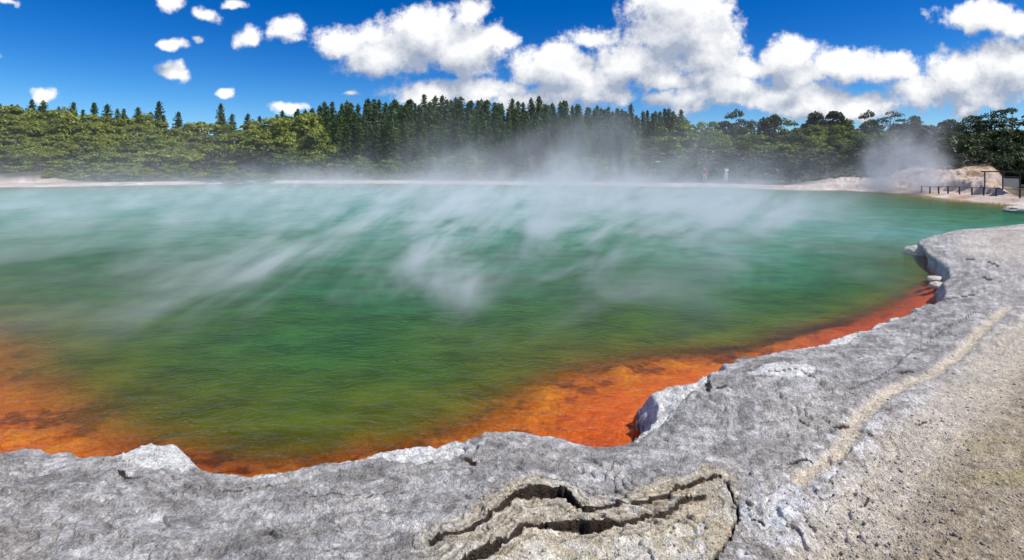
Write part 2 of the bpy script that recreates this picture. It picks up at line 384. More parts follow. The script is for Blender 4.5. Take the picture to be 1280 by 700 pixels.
    shore_or = sstep(dep * 1.0 + e1 * .1, .06, .16)
    bo = mixc(bo, (1 - shore_or) * .75, (.80, .14, .012))
    
    bo = np.where((farm > .5)[:, None], mixc(bo, np.full(n, .9), (.45, .42, .30)), bo)
    um = np.where(inp, np.maximum(sstep(-d, .05, .09), sstep(-Z, -.03, .02)), 0.0)
    um = np.maximum(um, (Z < .02) * (1.0 - (farm > .5)))
    col = mixc(col, wall_dark * .55 * (1 - um), (.07, .055, .04))
    col = col * (1 - um[:, None]) + bo * um[:, None]
    nz_ = np.exp(-((x - 10.6) / 1.6) ** 2 - ((y - 12.3) / 1.9) ** 2) * (1 - farm)
    shx = nz_ * np.where(Z > .2, -.22 * (1 - sstep(d, .1, .7)), np.where(Z < .12, .3 * sstep(d, -.4, -.05), 0))
    global SHIFT
    SHIFT = (shx, shy * (1 - farm))
    return Z, np.clip(col, 0, 1), dep, um, inp, d

# ------------------------------------------------------------------ materials
def material(name):
    m = bpy.data.materials.new(name); m.use_nodes = True; t = NT(m.node_tree); t.n.clear()
    o = t.node('ShaderNodeOutputMaterial'); return m, t, o
def bsdf(t, o, col, rough=.8, spec=.3, normal=None, **kw):
    b = t.node('ShaderNodeBsdfPrincipled', ins={'Base Color': col, 'Roughness': rough, 'Specular IOR Level': spec})
    if normal is not None: t.l.new(normal, b.inputs['Normal'])
    for k, v in kw.items(): b.inputs[k.replace('_', ' ')].default_value = v
    t.l.new(b.outputs[0], o.inputs[0]); return b
def simple(name, c, rough=.8, var=.25, sc=8, bump=.3):
    m, t, o = material(name)
    p = t.node('ShaderNodeTexCoord').outputs['Object']
    nz = t.noise(p, sc, 5, .6)
    dark = [x * (1 - var) for x in c] + [1]; light = [min(1, x * (1 + var)) for x in c] + [1]
    cc = t.mix(nz, tuple(dark), tuple(light))
    bp = t.node('ShaderNodeBump', ins={'Strength': bump, 'Distance': .02, 'Height': nz}).outputs[0]
    bsdf(t, o, cc, rough, .25, bp); return m

def ground_material():
    m, t, o = material('sinter_and_soil')
    geo = t.node('ShaderNodeNewGeometry').outputs['Position']
    c = t.node('ShaderNodeAttribute', attribute_name='albedo').outputs['Color']
    n1 = t.noise(geo, 70, 6, .72); n2 = t.noise(geo, 260, 3, .7); n3 = t.noise(geo, 18, 6, .68)
    vo = t.node('ShaderNodeTexVoronoi', feature='F1', ins={'Vector': geo, 'Scale': 95.0}).outputs['Distance']
    k = t.m('ADD', t.rng(n1, .33, .67, .58, 1.46), t.rng(n2, .3, .7, -.22, .22))
    k = t.m('MULTIPLY', k, t.rng(n3, .32, .68, .72, 1.28))
    kc = t.comb(k, k, k)
    cc = t.mix(1.0, c, kc, 'MULTIPLY')
    ln = t.m('ABSOLUTE', t.m('SUBTRACT', t.noise(geo, 7.5, 6, .66, dist=.8), .5))
    cc = t.mix(t.rng(ln, .024, .004, 0, .22), cc, t.mix(1.0, cc, (1.7, 1.68, 1.62, 1), 'MULTIPLY'))
    ln2 = t.m('ABSOLUTE', t.m('SUBTRACT', t.noise(t.vm('ADD', geo, (9.1, 4.2, 0.0)), 10.0, 6, .7, dist=1.0), .5))
    cc = t.mix(t.rng(ln2, .018, .004, 0, .35), cc, t.mix(1.0, cc, (.42, .39, .36, 1), 'MULTIPLY'))
    pit = t.rng(t.noise(geo, 40, 5, .72), .41, .33, 0, 1)
    cc = t.mix(t.m('MULTIPLY', pit, .7), cc, t.mix(1.0, cc, (.35, .32, .30, 1), 'MULTIPLY'))
    hgt = t.m('ADD', t.m('MULTIPLY', n1, .9), t.m('MULTIPLY', n3, 1.6))
    hgt = t.m('ADD', hgt, t.m('MULTIPLY', vo, .5)); hgt = t.m('ADD', hgt, t.m('MULTIPLY', n2, .35))
    bp = t.node('ShaderNodeBump', ins={'Strength': .9, 'Distance': .018, 'Height': hgt}).outputs[0]
    bsdf(t, o, cc, .88, .2, bp); return m
M_GROUND = ground_material()

def water_material():
    m, t, o = material('hot_green_water')
    geo = t.node('ShaderNodeNewGeometry').outputs['Position']
    dep = t.node('ShaderNodeAttribute', attribute_name='depth').outputs['Fac']
    big = t.noise(t.vm('MULTIPLY', geo, (.35, .8, 1)), .55, 5, .6)
    md = t.noise(t.vm('MULTIPLY', geo, (.8, 1.25, 1)), 1.6, 5, .62)
    dn_ = t.m('MULTIPLY', dep, t.m('ADD', .2, t.m('MULTIPLY', big, 1.6)))
    ramp = t.node('ShaderNodeValToRGB', ins={0: t.m('MULTIPLY', dn_, 1 / 7.0)})
    cr = ramp.color_ramp
    stops = [(0.0, (.45, .15, .006)), (.03, (.22, .125, .005)), (.055, (.105, .110, .005)), (.10, (.050, .095, .006)), (.18, (.024, .100, .014)),
             (.32, (.024, .125, .045)), (.50, (.030, .175, .080)), (1.0, (.060, .26, .20))]
    cr.elements[0].position = 0; cr.elements[0].color = stops[0][1] + (1,)
    cr.elements[1].position = 1; cr.elements[1].color = stops[-1][1] + (1,)
    for p_, c_ in stops[1:-1]:
        e = cr.elements.new(p_); e.color = c_ + (1,)
    body = t.mix(t.rng(md, .35, .7), t.mix(1.0, ramp.outputs[0], (.60, .66, .62, 1), 'MULTIPLY'), t.mix(1.0, ramp.outputs[0], (1.45, 1.38, 1.3, 1), 'MULTIPLY'))
    # turbidity: the water column hides the floor with depth
    al = t.m('SUBTRACT', 1.0, t.m('EXPONENT', t.m('MULTIPLY', t.m('POWER', dn_, 2.4), -14.0)))
    al = t.m('MINIMUM', al, .985)
    rip = t.noise(t.vm('MULTIPLY', geo, (.8, 1.25, 1)), 5.0, 5, .6, dist=.6)
    rip2 = t.noise(t.vm('MULTIPLY', geo, (.85, 1.15, 1)), 15, 3, .55)
    hgt = t.m('ADD', t.m('MULTIPLY', rip, 1.0), t.m('MULTIPLY', rip2, .45))
    bp = t.node('ShaderNodeBump', ins={'Strength': .75, 'Distance': .06, 'Height': hgt}).outputs[0]
    df = t.node('ShaderNodeBsdfDiffuse', ins={'Color': body, 'Normal': bp})
    tr = t.node('ShaderNodeBsdfTransparent', ins={'Color': (.99, .93, .80, 1)})
    gl = t.node('ShaderNodeBsdfGlossy', ins={'Color': (1, 1, 1, 1), 'Roughness': .12, 'Normal': bp})
    m1 = t.node('ShaderNodeMixShader', ins={0: al, 1: tr.outputs[0], 2: df.outputs[0]})
    fr = t.node('ShaderNodeFresnel', ins={'IOR': 1.33, 'Normal': bp}).outputs[0]
    m2 = t.node('ShaderNodeMixShader', ins={0: t.m('MULTIPLY', fr, .40), 1: m1.outputs[0], 2: gl.outputs[0]})
    t.l.new(m2.outputs[0], o.inputs[0]); return m
M_WATER = water_material()

def leaf_material(name, dark, light, tip=None):
    m, t, o = material(name)
    oi = t.node('ShaderNodeObjectInfo').outputs['Random']
    geo = t.node('ShaderNodeNewGeometry')
    nz = t.noise(geo.outputs['Position'], .55, 4, .6)
    nf = t.noise(geo.outputs['Position'], 3.5, 3, .6)
    f = t.m('ADD', t.m('MULTIPLY', t.rng(nz, .32, .68), .45), t.m('ADD', t.m('MULTIPLY', oi, .45), t.m('MULTIPLY', t.rng(nf, .35, .65), .25)), clamp=True)
    c = t.mix(f, dark + (1,), light + (1,))
    if tip: c = t.mix(t.m('MULTIPLY', t.rng(nf, .52, .66), .6), c, tip + (1,))
    df = t.node('ShaderNodeBsdfDiffuse', ins={'Color': c})
    tl = t.node('ShaderNodeBsdfTranslucent', ins={'Color': c})
    gls = t.node('ShaderNodeBsdfGlossy', ins={'Color': (1, 1, 1, 1), 'Roughness': .5})
    a = t.node('ShaderNodeMixShader', ins={0: .28, 1: df.outputs[0], 2: tl.outputs[0]})
    b = t.node('ShaderNodeMixShader', ins={0: .025, 1: a.outputs[0], 2: gls.outputs[0]})
    t.l.new(b.outputs[0], o.inputs[0]); return m
L_PINE = leaf_material('pine_needles', (.022, .056, .014), (.110, .190, .036))
L_BROAD = leaf_material('bright_leaves', (.070, .110, .016), (.330, .370, .045), (.40, .38, .08))
L_MID = leaf_material('mid_leaves', (.060, .10, .016), (.240, .300, .040))
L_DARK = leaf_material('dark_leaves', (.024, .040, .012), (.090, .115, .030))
L_GREY = leaf_material('grey_scrub_leaves', (.060, .062, .040), (.160, .155, .095), (.14, .09, .05))
M_BARK = simple('bark', (.13, .10, .075), .9, .35, 3)
M_PALEBARK = simple('pale_bark', (.34, .31, .28), .9, .3, 3)

# ------------------------------------------------------------------ mesh helpers
def mesh_from(name, V, Fq, smooth=False):
    me = bpy.data.meshes.new(name)
    V = np.asarray(V, dtype=np.float32); Fq = np.asarray(Fq, dtype=np.int32)
    k = Fq.shape[1]
    me.vertices.add(len(V)); me.vertices.foreach_set('co', V.ravel())
    me.loops.add(Fq.size); me.loops.foreach_set('vertex_index', Fq.ravel())
    me.polygons.add(len(Fq)); me.polygons.foreach_set('loop_start', np.arange(0, Fq.size, k, dtype=np.int32))
    me.update(calc_edges=True)
    if smooth: me.polygons.foreach_set('use_smooth', np.ones(len(Fq), dtype=bool))
    return me
def put(name, me, mat=None, parent=None, **props):
    o = bpy.data.objects.new(name, me); C.objects.link(o)
    if mat is not None and not me.materials: me.materials.append(mat)
    if parent: o.parent = parent
    for k, v in props.items(): o[k] = v
    return o
def thing(name, label, cat, loc=(0, 0, 0), rz=0, group=None):
    o = bpy.data.objects.new(name, None); C.objects.link(o); o.empty_display_size = .3
    o.location = loc; o.rotation_euler = (0, 0, rz); o['label'] = label; o['category'] = cat
    if group: o['group'] = group
    return o

# ------------------------------------------------------------------ ground sheet
uf = np.concatenate([np.arange(-1.50, -1.10, 5 / 640), np.arange(-1.10, 1.10, 1.45 / 640), np.arange(1.10, 1.5001, 5 / 640)])
th_f = np.arctan(uf)
th_b = np.linspace(th_f[-1], 2 * math.pi + th_f[0], 60)[1:-1]
TH = np.concatenate([th_f, th_b])
rows = np.concatenate([np.arange(1150, 560, -7.0), np.arange(560, 510, -1.4), np.arange(510, 365, -.75), np.arange(365, 66, -1.4)])
R = F * 1.8 / rows
R = np.concatenate([R, np.arange(R[-1] + .18, 27, .20), np.arange(27, 54, .22), np.arange(54, 72, .36), 72 * 1.06 ** np.arange(0, 76)])
RR, TT = np.meshgrid(R, TH, indexing='ij')
gxs = (RR * np.sin(TT)).ravel(); gys = (RR * np.cos(TT)).ravel()
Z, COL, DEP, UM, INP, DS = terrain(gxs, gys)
nr, nc = RR.shape
ii, jj = np.meshgrid(np.arange(nr - 1), np.arange(nc), indexing='ij'); j2 = (jj + 1) % nc
Q = np.stack([ii * nc + jj, ii * nc + j2, (ii + 1) * nc + j2, (ii + 1) * nc + jj], -1).reshape(-1, 4)[:, ::-1]
V = np.stack([gxs + SHIFT[0], gys + SHIFT[1], Z], -1)
# close the small disc under the camera
me = mesh_from('ground', V, Q, True)
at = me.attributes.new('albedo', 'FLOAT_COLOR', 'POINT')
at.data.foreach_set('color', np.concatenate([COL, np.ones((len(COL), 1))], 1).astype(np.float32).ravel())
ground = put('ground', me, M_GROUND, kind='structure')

def gz_at(x, y):
    return float(terrain(np.array([float(x)]), np.array([float(y)]))[0][0])

# ------------------------------------------------------------------ water sheet
uw = np.arange(-1.9, 1.9001, 5 / 640); thw = np.arctan(uw)
thw = np.concatenate([np.linspace(-math.radians(88), thw[0], 12)[:-1], thw, np.linspace(thw[-1], math.radians(88), 8)[1:]])
rw = np.concatenate([F * 2.0 / np.arange(480, 60, -4.0), np.arange(21.5, 75, .8)])
RW, TW = np.meshgrid(rw, thw, indexing='ij')
wx = (RW * np.sin(TW)).ravel(); wy = (RW * np.cos(TW)).ravel()
wz, _, wdep, _, winp, wd = terrain(wx, wy)
wdep = np.where(winp, np.where(wz > -.06, np.maximum(-wz, .01), wdep), .01)      # how murky the water column is
nr2, nc2 = RW.shape
ii, jj = np.meshgrid(np.arange(nr2 - 1), np.arange(nc2 - 1), indexing='ij')
Q2 = np.stack([ii * nc2 + jj, (ii + 1) * nc2 + jj, (ii + 1) * nc2 + jj + 1, ii * nc2 + jj + 1], -1).reshape(-1, 4)[:, ::-1]
keepv = (wd < .35 + .02 * RW.ravel())
keep = keepv[Q2].all(1); Q2 = Q2[keep]
used, inv = np.unique(Q2, return_inverse=True); Q2 = inv.reshape(-1, 4)
Vw = np.stack([wx, wy, np.zeros_like(wx)], -1)[used]
mw = mesh_from('water', Vw, Q2, True)
if mw.polygons[0].normal.z < 0: mw.flip_normals()
at = mw.attributes.new('depth', 'FLOAT', 'POINT'); at.data.foreach_set('value', wdep[used].astype(np.float32))
put('water', mw, M_WATER, kind='structure')

# ------------------------------------------------------------------ trees
def tube(p0, p1, r0, r1, k=6):
    p0 = np.array(p0, float); p1 = np.array(p1, float); d = p1 - p0; d /= np.linalg.norm(d) + 1e-9
    a = np.cross(d, (0, 0, 1.0)); 
    if np.linalg.norm(a) < 1e-3: a = np.array((1.0, 0, 0))
    a /= np.linalg.norm(a); b = np.cross(d, a)
    an = np.linspace(0, 2 * math.pi, k, endpoint=False)
    ring = np.cos(an)[:, None] * a + np.sin(an)[:, None] * b
    V = np.concatenate([p0 + ring * r0, p1 + ring * r1])
    i = np.arange(k); j = (i + 1) % k
    return V, np.stack([i, j, j + k, i + k], -1)
def chain(pts, rad, k=6):
    Vs, Fs, n = [], [], 0
    for (p, q, a, b) in zip(pts[:-1], pts[1:], rad[:-1], rad[1:]):
        v, f = tube(p, q, a, b, k); Vs.append(v); Fs.append(f + n); n += len(v)
    return np.concatenate(Vs), np.concatenate(Fs)
def join(parts):
    Vs, Fs, n = [], [], 0
    for v, f in parts: Vs.append(v); Fs.append(f + n); n += len(v)
    return np.concatenate(Vs), np.concatenate(Fs)
def leaves(cent, nrm, size, rg, elong=1.0):
    """one kite-shaped leaf cluster per centre"""
    n = len(cent)
    nrm = nrm / (np.linalg.norm(nrm, axis=1, keepdims=True) + 1e-9)
    r = rg.normal(size=(n, 3)); a = np.cross(nrm, r); a /= np.linalg.norm(a, axis=1, keepdims=True) + 1e-9
    b = np.cross(nrm, a); s = size * rg.uniform(.6, 1.35, (n, 1))
    V = np.stack([cent - a * s * elong, cent - b * s * .55 + nrm * s * .12, cent + a * s * elong, cent + b * s * .55 - nrm * s * .10], 1).reshape(-1, 3)
    return V, np.arange(4 * n).reshape(-1, 4)
def make_conifer(seed, spread=1.55, whorls=38):
    """unit height 1 -> built 14 m tall, base at 0"""
    rg = np.random.RandomState(seed); Ht = 14.0
    bark = chain([(0, 0, 0), (.05, 0, 5), (0, .05, 10), (0, 0, Ht * .985)], [.20, .15, .09, .015], 6)
    cs, ns, st = [], [], [bark]
    for w in range(whorls):
        t = (w + rg.uniform(-.2, .2)) / whorls; zc = 1.0 + t * (Ht - 1.0)
        L = 1.45 * spread * (1 - t) ** .68 * rg.uniform(.75, 1.2) + .12
        if t < .12: L *= .8
        nb = 7 if t < .8 else 5; a0 = rg.uniform(0, 6.28)
        for b in range(nb):
            a = a0 + b * 6.283 / nb + rg.uniform(-.3, .3); l = L * rg.uniform(.55, 1.2)
            dirv = np.array([math.cos(a), math.sin(a), .28 + .35 * t])
            m = max(3, int(l * 6)); q = np.linspace(.15, 1, m)[:, None]
            p = np.array([0, 0, zc]) + dirv * q * l; p[:, 2] -= (q[:, 0] ** 2) * l * .22
            p = np.repeat(p, 3, 0) + rg.normal(size=(m * 3, 3)) * .085
            nn = np.array([math.cos(a) * .6, math.sin(a) * .6, .9]) + rg.normal(size=(m * 3, 3)) * .45
            cs.append(p); ns.append(nn)
            if l > .6 and b % 2 == 0: st.append(tube((0, 0, zc), np.array([0, 0, zc]) + dirv * l * .8, .025, .008, 3) if False else chain([(0, 0, zc), tuple(np.array([0, 0, zc]) + dirv * l * .8)], [.03, .008], 6))
    p = np.array([[0, 0, Ht - .35 + k * .06] for k in range(8)]); cs.append(p + rg.normal(size=p.shape) * .02); ns.append(rg.normal(size=p.shape))
    cr = leaves(np.concatenate(cs), np.concatenate(ns), .21, rg, 1.25)
    return mesh_from('conifer_trunk', *join(st)), mesh_from('conifer_crown', *cr), Ht
def make_broad(seed, wid=3.0, Ht=8.0, clumps=34, base=.12, leafn=120, leafs=.215, flat=.86, openness=0.0, top=1.0, trunk_r=.16):
    rg = np.random.RandomState(seed); cs, ns, st = [], [], []
    lean = rg.uniform(-.4, .4, 2)
    tp = [(0, 0, -.3), (lean[0] * .4, lean[1] * .4, Ht * .3), (lean[0], lean[1], Ht * .62), (lean[0] * 1.2, lean[1] * 1.2, Ht * .88)]
    st.append(chain(tp, [trunk_r, trunk_r * .75, trunk_r * .45, trunk_r * .15], 6))
    for c in range(clumps):
        for _ in range(20):
            v = rg.uniform(-1, 1, 3)
            if np.linalg.norm(v) < 1 and np.linalg.norm(v) > .35 * (1 - openness): break
        cz = Ht * (base + (1 - base) * .5) + v[2] * Ht * (1 - base) * .5 * .86
        wz_ = wid * (1.05 - .35 * max(0, v[2]) * top)
        pc = np.array([v[0] * wz_ * .82 + lean[0] * .6, v[1] * wz_ * .82 + lean[1] * .6, cz])
        r = rg.uniform(.55, 1.15) * wid * .30
        d = rg.normal(size=(leafn, 3)); d /= np.linalg.norm(d, axis=1, keepdims=True)
        d[:, 2] = np.where(d[:, 2] < -.25, -d[:, 2] * .6, d[:, 2])
        rr = r * rg.uniform(.55, 1.12, (leafn, 1)) ** .7
        cs.append(pc + d * rr * np.array([1.15, 1.15, flat])); ns.append(d * .9 + rg.normal(size=d.shape) * .55 + np.array([0, 0, .25]))
        if c % 3 == 0 or openness > .3:
            s0 = np.array(tp[1]) + (np.array(tp[3]) - np.array(tp[1])) * rg.uniform(.1, .8)
            mid_ = (s0 + pc) / 2 + rg.normal(size=3) * .15 * wid * .3
            st.append(chain([tuple(s0), tuple(mid_), tuple(pc)], [trunk_r * .4, trunk_r * .26, trunk_r * .1], 6))
    cr = leaves(np.concatenate(cs), np.concatenate(ns), leafs, rg, 1.0)
    return mesh_from('tree_trunk', *join(st)), mesh_from('tree_crown', *cr), Ht
PINES = [make_conifer(100 + i, sp) for i, sp in enumerate((1.5, 1.7, 1.35, 1.6, 1.25, 1.8))]
BROADS = [make_broad(200 + i, w, 8.0, c) for i, (w, c) in enumerate(((3.1, 46), (2.8, 42), (3.4, 50), (2.6, 40), (3.0, 46), (3.2, 48)))]
SHRUBS = [make_broad(300 + i, 1.7, 3.2, 22, .02, 80, .13, .7, trunk_r=.07) for i in range(5)]
SCRUB = [make_broad(320 + i, 1.5, 3.6, 20, .10, 45, .12, .6, .5, trunk_r=.06) for i in range(4)]
OPENS = [make_broad(340 + i, 3.4, 8.5, 17, .38, 100, .15, .62, .9, top=-.1, trunk_r=.20) for i in range(4)]

def variants(src, name, leaf, bark):
    o = []
    for tr, cr, h in src:
        a = tr.copy(); b = cr.copy(); a.materials.clear(); b.materials.clear()
        a.materials.append(bark); b.materials.append(leaf); a.name = name + '_trunk'; b.name = name + '_crown'
        o.append((a, b, h))
    return o
V_PINE = variants(PINES, 'pine', L_PINE, M_BARK)
V_BRIGHT = variants(BROADS, 'broadleaf', L_BROAD, M_PALEBARK)
V_MID = variants(BROADS, 'mid_broadleaf', L_MID, M_BARK)
V_DARK = variants(BROADS, 'dark_broadleaf', L_DARK, M_BARK)
V_DOPEN = variants(OPENS, 'open_pine', L_DARK, M_PALEBARK)
V_SHRUB = variants(SHRUBS, 'shrub', L_MID, M_BARK)
V_BSHRUB = variants(SHRUBS, 'bright_shrub', L_BROAD, M_BARK)
V_DSHRUB = variants(SHRUBS, 'dark_shrub', L_DARK, M_BARK)
V_SCRUB = variants(SCRUB, 'scrub', L_GREY, M_PALEBARK)

rt = random.Random(11)
pending = []
ORD = ['first', 'second', 'third', 'fourth', 'fifth', 'sixth', 'seventh', 'eighth', 'ninth', 'tenth']
def ordn(k):
    if k <= 10: return ORD[k - 1]
    return '%d%s' % (k, 'th' if 10 < k % 100 < 14 else {1: 'st', 2: 'nd', 3: 'rd'}.get(k % 10, 'th'))
CNT = {}
def nth(key, fmt):
    CNT[key] = CNT.get(key, 0) + 1; return fmt.format(ordn(CNT[key]))
def plant(px, py, Y, kinds, name, label, cat, group=None, wide=1.0, drop=0.0):
    """a tree whose tip stands at photo point (px, py), rooted on the ground Y metres away"""
    pending.append(((px - 640) / F * Y, Y, H - (py - HY) / F * Y, rt.choice(kinds), name, label, cat, group, wide, drop, rt.uniform(0, 6.28)))
def flush():
    xs = np.array([p[0] for p in pending]); ys = np.array([p[1] for p in pending])
    zs = terrain(xs, ys)[0]
    for (x, y, zt, (tr, cr, h), name, label, cat, group, wide, drop, rz), zg in zip(pending, zs):
        zg = zg - drop
        hh = max(.8, zt - zg); s = hh / h
        if not name.startswith('conifer'):      # keep crowns round: low ones sit deeper in the undergrowth
            s = max(s, .70 if h > 5 else .55); zg = zt - s * h
        t = thing(name, label, cat, (x, y, zg), rz, group)
        sw = max(s, .85 if h > 5 else s) * wide
        if name.startswith('conifer'): sw = max(.62, min(1.15, s)) * wide
        t.scale = (sw * rt.uniform(.85, 1.2), sw * rt.uniform(.85, 1.2), s); t.rotation_euler = (rt.uniform(-.035, .035), rt.uniform(-.035, .035), rz)
        put('trunk', tr, None, t); put('crown', cr, None, t)
    pending.clear()

SKY = [(-400, 128), (0, 128), (60, 130), (130, 135), (250, 147), (330, 146), (385, 135), (420, 128), (500, 124), (560, 122), (650, 125), (750, 130),
       (830, 138), (880, 144), (950, 152), (1000, 146), (1040, 142), (1090, 150), (1140, 152), (1165, 163), (1200, 148), (1240, 140), (1280, 142), (1700, 135)]
def skyl(px): return float(np.interp(px, [a for a, b in SKY], [b for a, b in SKY]))

# pine stand, skyline row, second row and front row
for row, (Y, sp, off, dy) in enumerate(((118, 8.6, 0, 0), (108, 10.5, 6, 4), (97, 12, 2, 13), (88, 14, 8, 27))):
    x = 372 + off + (row == 3) * 14
    while x < 856 - (row > 1) * 60:
        g_ = 'pines of the plantation stand behind the far shore'
        lab = ('dark conifer in the skyline row of the pine stand', 'dark conifer in the second row of the pine stand', 'tall dark conifer in the middle of the pine stand', 'green-black conifer in the front row of the pine stand')[row]
        if row == 0: lab = nth('sky', '{} dark conifer from the left in the skyline row of the pine stand')
        plant(x + rt.uniform(-3, 3), skyl(x) + dy + rt.uniform(-4, 5) + rt.choice((0, 0, 0, -3, 4)), Y + rt.uniform(-3, 3), V_PINE, 'conifer', lab, 'tree', g_ + (' , row %d' % 0 if False else ''))
        x += sp * rt.uniform(.75, 1.25)
# pine tips above the left bush
x = 20
while x < 372:
    if not 232 < x < 268:
        plant(x, skyl(x) + rt.uniform(-6, 4), 122 + rt.uniform(-4, 4), V_PINE, 'conifer', nth('tip', '{} small conifer tip from the left, poking above the left hillside bush'), 'tree', 'conifer tips above the left hillside', wide=.9)
    x += rt.uniform(9, 19)
plant(278, 130, 110, V_PINE, 'conifer', 'lone taller dark conifer standing clear of the skyline at left of centre', 'tree')
plant(198, 127, 112, V_PINE, 'conifer', 'tallest dark conifer above the middle of the left hillside bush', 'tree')
# left hillside bush, layered down to the shore
for Y, dy, sp, kinds, nm, lab, gr in (
        (104, 5, 25, V_BRIGHT, 'broadleaf_tree', 'bright green rounded tree along the crest of the left hillside', 'crest trees of the left hillside'),
        (93, 17, 24, V_BRIGHT, 'broadleaf_tree', 'yellow-green bushy tree high on the left hillside', 'upper trees of the left hillside'),
        (82, 32, 25, V_BRIGHT + V_MID, 'broadleaf_tree', 'green bushy tree halfway up the left hillside', 'middle trees of the left hillside'),
        (73, 47, 24, V_MID + V_BRIGHT, 'broadleaf_tree', 'olive green tree low on the left hillside', 'lower trees of the left hillside')):
    x = -90
    while x < 405 - (104 - Y) * .3:
        lb = lab if dy > 40 else (nth(lab, '{} ' + lab + ', from left') if x > 5 else lab + ', outside the left edge')
        plant(x, skyl(x) + dy + rt.uniform(-5, 6), Y + rt.uniform(-3, 3), kinds, nm, lb, 'tree', gr, wide=1.05 if Y > 80 else .95)
        x += sp * rt.uniform(.75, 1.25)
for px, py in ((380, 140), (350, 148), (395, 158), (372, 170), (330, 160)):
    plant(px, py, 80 + rt.uniform(-3, 3), V_BRIGHT, 'broadleaf_tree', 'yellow-green tree where the left bush meets the pine stand', 'tree', 'trees at the edge of the pine stand')
x = -80
while x < 400:
    plant(x, 188 + rt.uniform(-8, 8), 68 + rt.uniform(-2, 2), V_SHRUB + V_BSHRUB + V_DSHRUB, 'shrub', 'dense green shrub near the foot of the left hillside', 'shrub', 'shrubs at the foot of the left hillside', wide=1.35)
    x += rt.uniform(13, 21)
x = -80
while x < 330:
    Yf = 58 if x > 100 else 55
    plant(x, 203 + rt.uniform(-5, 5), Yf + 6 + rt.uniform(-1, 1), V_BSHRUB + V_SHRUB + V_SCRUB, 'shrub', 'low shrub on the pale bank of the far left shore', 'shrub', 'shrubs on the far left shore bank', wide=1.2)
    x += rt.uniform(12, 22)
x = 58
while x < 340:
    plant(x, 211 + rt.uniform(-4, 4), 58.5 + rt.uniform(-1, 1) if x > 100 else 55, V_BSHRUB + V_SHRUB, 'shrub', 'olive green bush at the water side of the left hillside', 'shrub', 'waterside bushes below the left hillside', wide=1.3)
    x += rt.uniform(11, 18)
# scrub along the foot of the pine stand
x = 330
while x < 860:
    plant(x, 196 + rt.uniform(-9, 9), 70 + rt.uniform(-4, 4), V_SHRUB + V_SCRUB, 'shrub', 'grey-green shrub at the foot of the pine stand behind the steam', 'shrub', 'shrubs along the foot of the pine stand', wide=1.25)
    x += rt.uniform(14, 24)
x = 340
while x < 1130:
    plant(x, 211 + rt.uniform(-5, 4), 61 + rt.uniform(-1, 2) if x < 850 else 57, V_SCRUB, 'shrub', 'low grey scrub bush right behind the far shoreline', 'shrub', 'grey scrub on the far shoreline', wide=1.3)
    x += rt.uniform(14, 24)
# trees right of the pine stand
for Y, dy, sp, kinds, lab, gr in (
        (100, 2, 26, V_MID + V_DARK, 'dark green tree on the skyline right of the pine stand', 'skyline trees right of the pine stand'),
        (88, 14, 24, V_MID, 'mid green rounded tree right of the pine stand', 'upper trees right of the pine stand'),
        (77, 29, 23, V_MID + V_BRIGHT[:2], 'olive green bushy tree in the slope right of the pine stand', 'middle trees right of the pine stand'),
        (68, 44, 22, V_MID + V_SCRUB, 'grey-green bushy tree low on the slope right of the pine stand', 'lower trees right of the pine stand')):
    x = 848 - (100 - Y) * 1.6 + (10 if Y > 95 else 0)
    while x < 1175:
        plant(x, skyl(x) + dy + rt.uniform(-5, 6), Y + rt.uniform(-3, 3), kinds, 'broadleaf_tree', lab, 'tree', gr, wide=1.0)
        x += sp * rt.uniform(.75, 1.25)
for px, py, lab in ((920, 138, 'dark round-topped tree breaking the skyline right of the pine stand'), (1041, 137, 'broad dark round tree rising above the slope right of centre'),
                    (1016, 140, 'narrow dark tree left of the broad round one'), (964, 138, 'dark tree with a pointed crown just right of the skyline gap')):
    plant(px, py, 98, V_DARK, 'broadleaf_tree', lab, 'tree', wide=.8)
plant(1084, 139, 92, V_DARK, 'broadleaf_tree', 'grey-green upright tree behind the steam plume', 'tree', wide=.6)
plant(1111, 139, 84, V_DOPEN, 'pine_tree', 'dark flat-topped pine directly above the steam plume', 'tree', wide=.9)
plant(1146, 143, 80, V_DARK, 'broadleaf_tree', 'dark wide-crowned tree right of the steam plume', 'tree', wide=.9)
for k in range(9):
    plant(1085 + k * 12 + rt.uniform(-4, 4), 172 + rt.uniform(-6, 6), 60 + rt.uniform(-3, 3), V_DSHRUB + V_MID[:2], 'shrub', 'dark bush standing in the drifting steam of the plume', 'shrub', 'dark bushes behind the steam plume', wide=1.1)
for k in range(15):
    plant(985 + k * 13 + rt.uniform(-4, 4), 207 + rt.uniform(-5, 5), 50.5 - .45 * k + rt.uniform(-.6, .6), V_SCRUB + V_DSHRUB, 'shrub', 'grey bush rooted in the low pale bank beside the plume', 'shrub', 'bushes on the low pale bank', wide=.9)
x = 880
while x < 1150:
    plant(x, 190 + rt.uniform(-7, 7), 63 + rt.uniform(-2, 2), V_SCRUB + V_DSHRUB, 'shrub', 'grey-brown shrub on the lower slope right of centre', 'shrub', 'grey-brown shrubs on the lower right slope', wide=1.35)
    x += rt.uniform(12, 19)
